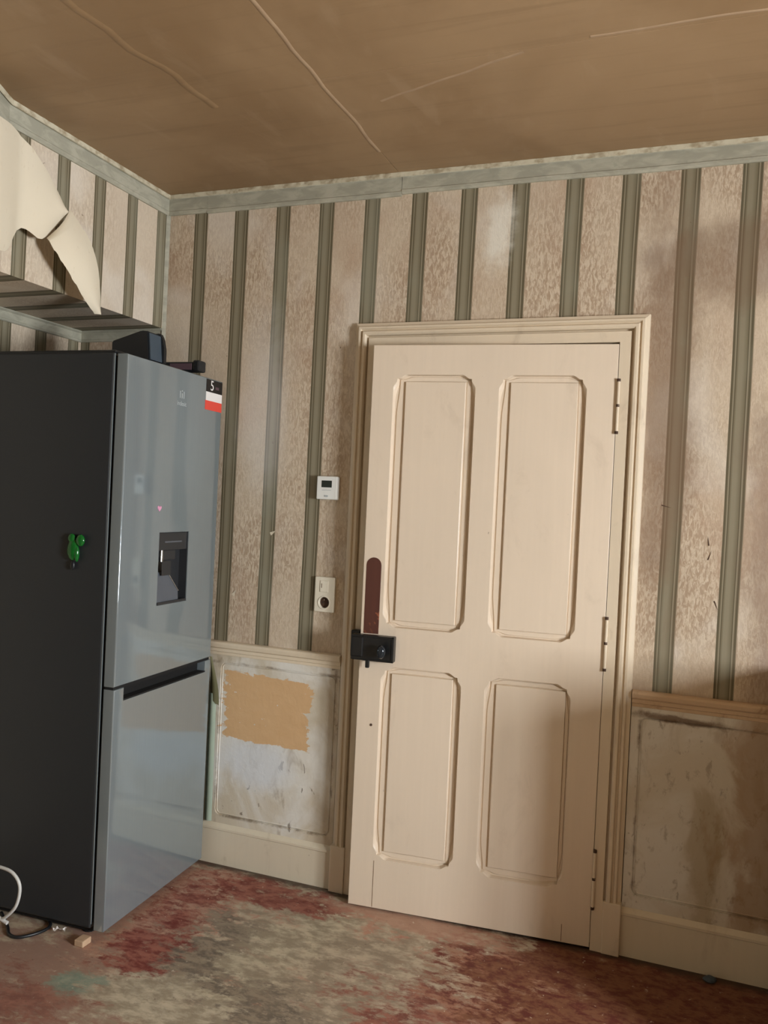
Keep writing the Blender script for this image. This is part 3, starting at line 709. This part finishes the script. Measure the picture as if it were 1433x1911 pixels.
slab(b, [(0, 0.030), (FW, 0.030), (FW, ZD-0.003), (HS1, ZD-0.003), (HS1, HZ), (HS0, HZ), (HS0, ZD-0.003), (0, ZD-0.003)], [], 0.0, -0.038, F3, r=0.004, seg=4)
ld = finish(b, 'lower_door', 'silver', fr, local=True, auto=35)
b = bmesh.new(); addbox(b, (-0.037, HS0-0.001, HZ-0.001), (-0.034, HS1+0.001, ZD-0.002)); addbox(b, (-0.036, HS0-0.001, HZ-0.001), (-0.0012, HS1+0.001, HZ+0.004)); finish(b, 'handle_recess', 'gasket', ld, local=True)
b = bmesh.new(); addbox(b, (-0.036, 0.003, ZD-0.004), (-0.006, FW-0.003, ZD+0.007)); finish(b, 'door_seam', 'gasket', fr, local=True)
# water dispenser
h0, h1, z0, z1 = HOLE
def dp(name, f, mat, auto=None):
    b = bmesh.new(); f(b); return finish(b, name, mat, wd, local=True, auto=auto)
b = bmesh.new()
rows = [[F3(h0+0.0005, z, c) for z, c in ((z0, -0.033), (z1, -0.033))], [F3(h1-0.0005, z, c) for z, c in ((z0, -0.033), (z1, -0.033))]]
quadgrid(b, rows)
for (a0, c0) in (((h0+0.001), 0), ((h1-0.001), 0)):
    b.faces.new([b.verts.new(F3(a0, z, c)) for z, c in ((z0+0.001, -0.001), (z1-0.001, -0.001), (z1-0.001, -0.033), (z0+0.001, -0.033))])
b.faces.new([b.verts.new(F3(a, z0+0.001, c)) for a, c in ((h0+0.001, -0.001), (h1-0.001, -0.001), (h1-0.001, -0.033), (h0+0.001, -0.033))])
bmesh.ops.solidify(b, geom=b.faces[:], thickness=0.0006)
wd = finish(b, 'water_dispenser', 'disp_dark', fr, local=True); wd['label'] = 'recessed dark water dispenser'; PM[wd.name] = PM[fr.name]
dp('dispenser_panel', lambda b: addbox(b, (-0.030, h0+0.002, z1-0.062), (-0.003, h1-0.002, z1-0.001), 0.002), 'disp_dark')
dp('panel_print', lambda b: addbox(b, (-0.0032, h0+0.04, z1-0.036), (-0.0026, h0+0.145, z1-0.031)), 'disp_grey')
dp('nozzle_block', lambda b: addbox(b, (-0.030, h0+0.035, z1-0.095), (-0.006, h0+0.115, z1-0.062), 0.003), 'disp_dark')
dp('nozzle', lambda b: tube(b, [(-0.010, h0+0.030, z1-0.100), (-0.010, h0+0.030, z1-0.060)], 0.0075, 12), 'steel', 40)
def lever(b):
    P = [(h0+0.030, z1-0.100, -0.006), (h0+0.085, z1-0.100, -0.006), (h0+0.100, z1-0.150, -0.014), (h0+0.045, z1-0.150, -0.014)]
    vv = [b.verts.new(F3(*p)) for p in P]; b.faces.new(vv); bmesh.ops.solidify(b, geom=b.faces[:], thickness=0.004)
dp('lever', lever, 'disp_dark')
def ramp_(b):
    P = [(h0+0.006, z1-0.142, -0.028), (h0+0.092, z1-0.134, -0.028), (h0+0.138, z0+0.040, -0.006), (h0+0.138, z0+0.006, -0.004), (h0+0.006, z0+0.006, -0.004)]
    f_ = [b.verts.new(F3(*p)) for p in P]; k_ = [b.verts.new(F3(p[0], p[1], -0.032)) for p in P]
    b.faces.new(f_); b.faces.new(k_)
    for i in range(5): b.faces.new((f_[i], f_[(i+1) % 5], k_[(i+1) % 5], k_[i]))
dp('splash_guard', ramp_, 'disp_grey')
dp('splash_edge', lambda b: tube(b, [F3(h0+0.092, z1-0.134, -0.026), F3(h0+0.138, z0+0.040, -0.004)], 0.0018, 8), 'steel', 40)
dp('drip_ledge', lambda b: addbox(b, (-0.032, h0+0.002, z0+0.001), (0.003, h1-0.002, z0+0.010), 0.002), 'disp_dark')
dp('bezel', lambda b: addbox(b, (-0.002, h1-0.001, z0-0.001), (0.0025, h1+0.003, z1+0.001), 0.0008), 'silver')
# logo and maker's name on the upper door
for (a, za, zb) in [(0.303, 1.745, 1.769), (0.315, 1.745, 1.762), (0.327, 1.745, 1.769)]:
    b = bmesh.new(); addbox(b, (0.0001, a-0.002, za), (0.0006, a+0.002, zb)); finish(b, 'logo_bar', 'grey_print', ud, local=True)
b = bmesh.new(); disc(b, (0.0001, 0.315, 1.770), (1, 0, 0), 0.0026, 0.0005, 10); finish(b, 'logo_dot', 'grey_print', ud, local=True)
TM = Matrix.Translation((0.0003, 0.315, 1.726)) @ Matrix(((0, 0, 1, 0), (1, 0, 0, 0), (0, 1, 0, 0), (0, 0, 0, 1)))
text_mesh('maker_name', 'indesit', 0.022, 'grey_print', ud, TM, 0.0002)
# sticker bands sit on the sticker as flat print
b = bmesh.new(); addbox(b, (0.0, 0.474, 1.760), (0.0006, 0.590, 1.792))
st = finish(b, 'sticker', 'white_print', ud, local=True); st['label'] = 'black, white and red sticker'
b = bmesh.new(); addbox(b, (0.0, 0.474, 1.792), (0.0007, 0.590, 1.838)); s1 = finish(b, 'sticker_band', 'black_print', ud, local=True)
b = bmesh.new(); addbox(b, (0.0, 0.470, 1.726), (0.0007, 0.590, 1.760)); finish(b, 'sticker_band', 'red_print', ud, local=True)
TM = Matrix.Translation((0.0010, 0.515, 1.815)) @ Matrix(((0, 0, 1, 0), (1, 0, 0, 0), (0, 1, 0, 0), (0, 0, 0, 1)))
text_mesh('sticker_number', '5', 0.052, 'white_print', ud, TM, 0.0002)
b = bmesh.new(); addbox(b, (0.0007, 0.540, 1.806), (0.0010, 0.565, 1.816)); finish(b, 'sticker_print', 'purple_plastic', ud, local=True)

def local_thing(name, origin_local, label, cat):
    """an Empty standing at a point given in the fridge's own frame"""
    wv = PM[fr.name] @ Vector(origin_local)
    return tag(empty(name, wv, FR), label, cat)
# green magnet on the dark side
mg = local_thing('fridge_magnet', (-0.165, -0.0015, 1.16), 'glossy green figure-shaped magnet on the dark fridge side', 'magnet')
def ell(b, c, r, seg=14):
    c = Vector(c); rows = []
    for i in range(9):
        t = math.pi*i/8
        rows.append([c+Vector((r[0]*math.sin(t)*math.cos(2*math.pi*k/seg), r[1]*math.sin(t)*math.sin(2*math.pi*k/seg), r[2]*math.cos(t))) for k in range(seg)])
    quadgrid(b, rows, True)
for nm_, c, r, mt in [('magnet_body', (-0.004, -0.008, 0.062), (0.021, 0.009, 0.034), 'green_gloss'), ('magnet_head', (0.024, -0.009, 0.093), (0.016, 0.009, 0.019), 'green_gloss'),
                      ('magnet_ear', (-0.010, -0.008, 0.098), (0.014, 0.007, 0.015), 'green_gloss'), ('magnet_tail', (0.012, -0.008, 0.050), (0.008, 0.008, 0.026), 'green_gloss'), ('magnet_tag', (-0.004, -0.006, 0.012), (0.008, 0.005, 0.015), 'dark_plastic')]:
    b = bmesh.new(); ell(b, c, r); finish(b, nm_, mt, mg, local=True, smooth=True)
# pink magnet on the door
pk = local_thing('pink_magnet', (0.0, 0.205, 1.352), 'tiny pink heart magnet on the silver fridge door', 'magnet')
b = bmesh.new()
hp = [(0.0, 0.0), (0.010, 0.010), (0.011, 0.016), (0.006, 0.019), (0.0, 0.015), (-0.006, 0.019), (-0.011, 0.016), (-0.010, 0.010)]
slab(b, hp, [], 0.003, 0.0002, lambda a, z, c: Vector((c, a, z)), r=0.001, seg=1); finish(b, 'heart', 'pink', pk, local=True)

# black wedge case on top of the fridge
TZ = 1.856
bc = local_thing('black_case', (-0.12, 0.21, TZ), 'black wedge-shaped plastic case on top of the fridge', 'case')
def wedge(b, prof, y0, y1):
    a = [b.verts.new((p, y0, q)) for p, q in prof]; c = [b.verts.new((p, y1, q)) for p, q in prof]
    b.faces.new(a); b.faces.new(c)
    for i in range(len(a)): b.faces.new((a[i], a[(i+1) % len(a)], c[(i+1) % len(a)], c[i]))
b = bmesh.new(); wedge(b, [(-0.085, 0.0), (0.066, 0.0), (0.058, 0.097), (0.030, 0.100), (-0.085, 0.066)], -0.02, 0.05)
bmesh.ops.bevel(b, geom=b.edges[:], offset=0.004, segments=2, affect='EDGES'); finish(b, 'case_shell', 'dark_plastic', bc, local=True)
b = bmesh.new(); wedge(b, [(0.064, 0.003), (0.070, 0.003), (0.061, 0.092), (0.055, 0.092)], -0.016, 0.050); finish(b, 'case_front', 'slate_plastic', bc, local=True)
b = bmesh.new(); wedge(b, [(-0.085, 0.0), (0.074, 0.0), (0.074, 0.050), (0.066, 0.085), (0.055, 0.104), (0.0, 0.100), (-0.085, 0.07)], 0.05, 0.072)
bmesh.ops.bevel(b, geom=b.edges[:], offset=0.003, segments=2, affect='EDGES'); finish(b, 'case_cap', 'dark_plastic', bc, local=True)
# flat black tool with a purple strip
tl = local_thing('small_tool', (-0.075, 0.44, TZ), 'slim black tool with a dull purple strip on top of the fridge', 'tool')
b = bmesh.new(); addbox(b, (-0.085, -0.022, 0.0), (0.055, 0.022, 0.034), 0.004); finish(b, 'tool_body', 'dark_plastic', tl, local=True)
b = bmesh.new(); addbox(b, (-0.045, -0.0235, 0.005), (0.045, -0.0215, 0.028), 0.0005); finish(b, 'tool_strip', 'purple_plastic', tl, local=True)
b = bmesh.new(); addbox(b, (0.050, -0.026, 0.0), (0.076, 0.026, 0.040), 0.006); finish(b, 'tool_end', 'dark_plastic', tl, local=True)

# ------------------------------------------------------------------ wall fittings
th = empty('thermostat', (0.7555, -0.0005, 1.418)); tag(th, 'white wall thermostat with small dark screen left of the door', 'thermostat')
box('housing', (0.7145, -0.026, 1.418), (0.7965, -0.0008, 1.503), 'white_plastic', th, 0.004)
box('display', (0.7350, -0.0268, 1.462), (0.7755, -0.0258, 1.487), 'screen', th)
box('print_line', (0.737, -0.0264, 1.4515), (0.773, -0.0259, 1.4530), 'grey_print', th)
box('button', (0.748, -0.0275, 1.427), (0.762, -0.0258, 1.434), 'grey_print', th, 0.0005)
sw = empty('switch_socket', (0.760, -0.0005, 1.005)); tag(sw, 'cream light switch with round socket below the thermostat', 'socket')
b = bmesh.new(); slab(b, rrect(0.7205, 0.7995, 1.005, 1.134, 0.004), [[(0.760+0.0205*math.cos(2*math.pi*k/24), 1.040+0.0205*math.sin(2*math.pi*k/24)) for k in range(24)]], -0.014, -0.0008, lambda a, z, c: Vector((a, c, z)), r=0.003, seg=2, hole_back=-0.001)
finish(b, 'plate', 'cream_plastic', sw)
box('rocker', (0.742, -0.0165, 1.078), (0.776, -0.0135, 1.120), 'cream_plastic', sw, 0.002)
box('rocker_mark', (0.748, -0.0168, 1.094), (0.7505, -0.0163, 1.110), 'groove_dirt', sw)
b = bmesh.new(); disc(b, (0.760, -0.0009, 1.040), (0, -1, 0), 0.0204, 0.0012, 24); finish(b, 'socket_well', 'rust', sw)
b = bmesh.new()
rows = [[Vector((0.760+r_*math.cos(2*math.pi*k/28), yy, 1.040+r_*math.sin(2*math.pi*k/28))) for k in range(28)] for r_, yy in ((0.0205, -0.0138), (0.0212, -0.0155), (0.0245, -0.0155), (0.0252, -0.0138))]
quadgrid(b, rows, True); finish(b, 'socket_ring', 'cream_plastic', sw, smooth=True)
for q in (-0.0095, 0.0095):
    b = bmesh.new(); disc(b, (0.760+q, -0.0019, 1.040), (0, -1, 0), 0.0026, 0.0006, 10); finish(b, 'pin_hole', 'black_print', sw)
b = bmesh.new(); tube(b, [(0.760, -0.002, 1.050), (0.760, -0.012, 1.050)], 0.0024, 10); finish(b, 'earth_pin', 'steel', sw)

# ------------------------------------------------------------------ torn wallpaper hanging from the left wall
def wallx(yy): return 0.0 if yy > -0.83 else (-0.83-yy)*0.29/0.67
def interp(tab, v):
    for (a, fa), (b_, fb_) in zip(tab, tab[1:]):
        if v <= b_: return fa+(fb_-fa)*(v-a)/(b_-a)
    return tab[-1][1]
TOP = [(-1.45, 2.46), (-0.97, 2.476), (-0.905, 2.480), (-0.842, 2.480), (-0.775, 2.460), (-0.705, 2.411), (-0.655, 2.362), (-0.616, 2.314)]
BOT = [(-1.45, 2.20), (-1.0, 2.08), (-0.885, 2.107), (-0.856, 2.140), (-0.830, 2.186), (-0.806, 2.204), (-0.785, 2.206), (-0.762, 2.200), (-0.735, 2.192), (-0.712, 2.199), (-0.616, 2.308)]
tw = empty('torn_wallpaper', (0.03, -0.9, 2.10)); tag(tw, 'torn cream wallpaper sheet peeling off the left wall', 'wallpaper')
b = bmesh.new(); rows = []; ny, nz = 48, 14
for i in range(ny+1):
    yy = -1.45+(1.45-0.616)*i/ny; zt, zb = interp(TOP, yy), interp(BOT, yy); r = []
    for j in range(nz+1):
        t = j/nz; zz = zt+(zb-zt)*t
        off = 0.050+0.012*math.sin(math.pi*t)+0.004*mnoise.noise((yy*5, zz*5, 1))
        off *= (0.45+0.55*min(1.0, t*2.5+max(0, (yy+1.05))*6))
        r.append(Vector((wallx(yy)+off, yy, zz)))
    rows.append(r)
quadgrid(b, rows); bmesh.ops.solidify(b, geom=b.faces[:], thickness=0.0012); finish(b, 'sheet', 'torn', tw, smooth=True)
RC = [(-0.617, 2.322), (-0.598, 2.290), (-0.553, 2.237), (-0.517, 2.159), (-0.496, 2.074), (-0.487, 2.008)]
LC = [(-0.714, 2.200), (-0.722, 2.186), (-0.700, 2.150), (-0.655, 2.108), (-0.593, 2.058), (-0.517, 2.005)]
def sp2(tab, t):
    p = spline([(a, z_, 0) for a, z_ in tab], 6); return p[min(len(p)-1, int(round(t*(len(p)-1))))]
b = bmesh.new(); rows = []; N = 24
for i in range(N+1):
    t = i/N; L_, R_ = sp2(LC, t), sp2(RC, t); r = []
    for j in range(9):
        q = j/8; p = L_.lerp(R_, q)
        xo = 0.062+0.040*math.sin(min(1, t*1.6)*math.pi/2)+0.014*math.sin(q*math.pi)-0.02*max(0, t-0.6)
        jag = 0.004*mnoise.noise((t*14, 3, 1)) if j == 0 else 0
        r.append(Vector((xo, p.x+jag, p.y+jag)))
    rows.append(r)
quadgrid(b, rows); bmesh.ops.solidify(b, geom=b.faces[:], thickness=0.0012); fl = finish(b, 'flap', 'torn', tw, smooth=True); fl['label'] = 'folded flap hanging to a point'

# pale green strip curling beside the fridge
gs = empty('peeling_strip', (0.32, -0.014, 0.16)); tag(gs, 'pale green strip peeling off the dado beside the fridge', 'wallpaper strip')
b = bmesh.new(); rows = []
for i in range(15):
    t = i/14; z_ = 0.162+(0.655-0.162)*t
    rows.append([Vector((0.296+0.036*q, -0.014-0.014*math.sin(q*2.6)-0.004*t, z_)) for q in (0, 0.25, 0.5, 0.75, 1)])
quadgrid(b, rows); bmesh.ops.solidify(b, geom=b.faces[:], thickness=0.001); finish(b, 'strip', 'green_strip', gs, smooth=True)
b = bmesh.new(); rows = []
for i in range(13):
    t = i/12; z_ = 0.64+0.155*t; wd_ = 0.044*math.cos(max(0, t-0.15)*1.3)*(1-0.55*t*t)
    rows.append([Vector((0.296+wd_*q+0.004, -0.019-0.013*math.sin(q*2.6)-0.006*t, z_-0.03*q*(1-t))) for q in (0, 0.25, 0.5, 0.75, 1)])
quadgrid(b, rows); bmesh.ops.solidify(b, geom=b.faces[:], thickness=0.001); finish(b, 'curled_end', 'olive', gs, smooth=True)

# ------------------------------------------------------------------ on the floor by the fridge
cb = empty('white_cable', (0.08, -0.83, 0.0)); tag(cb, 'white cable loop hanging beside the fridge side', 'cable')
b = bmesh.new(); tube(b, spline([(-0.05, -0.80, 0.235), (0.063, -0.80, 0.238), (0.117, -0.80, 0.228), (0.144, -0.80, 0.192), (0.133, -0.80, 0.133), (0.095, -0.80, 0.090), (0.070, -0.80, 0.076)], 8), 0.005, 10); finish(b, 'cord', 'white_cord', cb, smooth=True)
b = bmesh.new(); tube(b, [(0.060, -0.80, 0.083), (0.101, -0.80, 0.072)], 0.006, 10); finish(b, 'plug', 'white_cord', cb, auto=40)
b = bmesh.new(); tube(b, spline([(0.062, -0.80, 0.080), (0.03, -0.815, 0.03), (-0.02, -0.84, 0.0050), (-0.2, -0.90, 0.0050)], 8), 0.0042, 10); finish(b, 'cord', 'white_cord', cb, smooth=True)
b = bmesh.new(); tube(b, spline([(-0.06, -0.66, 0.006), (0.02, -0.715, 0.006), (0.065, -0.752, 0.006), (0.105, -0.752, 0.006), (0.140, -0.70, 0.006), (0.135, -0.65, 0.006), (0.06, -0.60, 0.006)], 8), 0.0052, 10)
bc2 = finish(b, 'power_cord', 'dark_plastic', base=(0.05, -0.70, 0.0), smooth=True); tag(bc2, 'black power cord curling out from under the fridge', 'cord')
b = bmesh.new(); wv = PM[fr.name]
addbox(b, (0.282, -0.712, 0.0), (0.316, -0.672, 0.020), 0.003)
tag(finish(b, 'wood_block', 'wood_block', base=(0.30, -0.695, 0.0)), 'small pale wooden block at the fridge corner', 'block')
b = bmesh.new(); rows = []
for i in range(7):
    t = i/6; rows.append([Vector((0.165+0.040*t, -0.665-0.006*math.sin(t*5)+q*0.009*(1-0.5*t), 0.003+0.012*abs(math.sin(t*4+q)))) for q in (-1, 0, 1)])
quadgrid(b, rows); bmesh.ops.solidify(b, geom=b.faces[:], thickness=0.0015)
tag(finish(b, 'paper_scrap', 'white_print', base=(0.185, -0.665, 0.0)), 'tiny crumpled white scrap at the foot of the fridge side', 'scrap')
b = bmesh.new(); ell(b, (2.128, -0.062, 0.010), (0.020, 0.013, 0.010), 9)
for v in b.verts: v.co += Vector((1, 1, 0.6))*0.004*mnoise.noise(v.co*70)
tag(finish(b, 'debris_lump', 'slate_plastic', base=(2.128, -0.062, 0.0)), 'small dark lump lying against the right baseboard', 'debris')
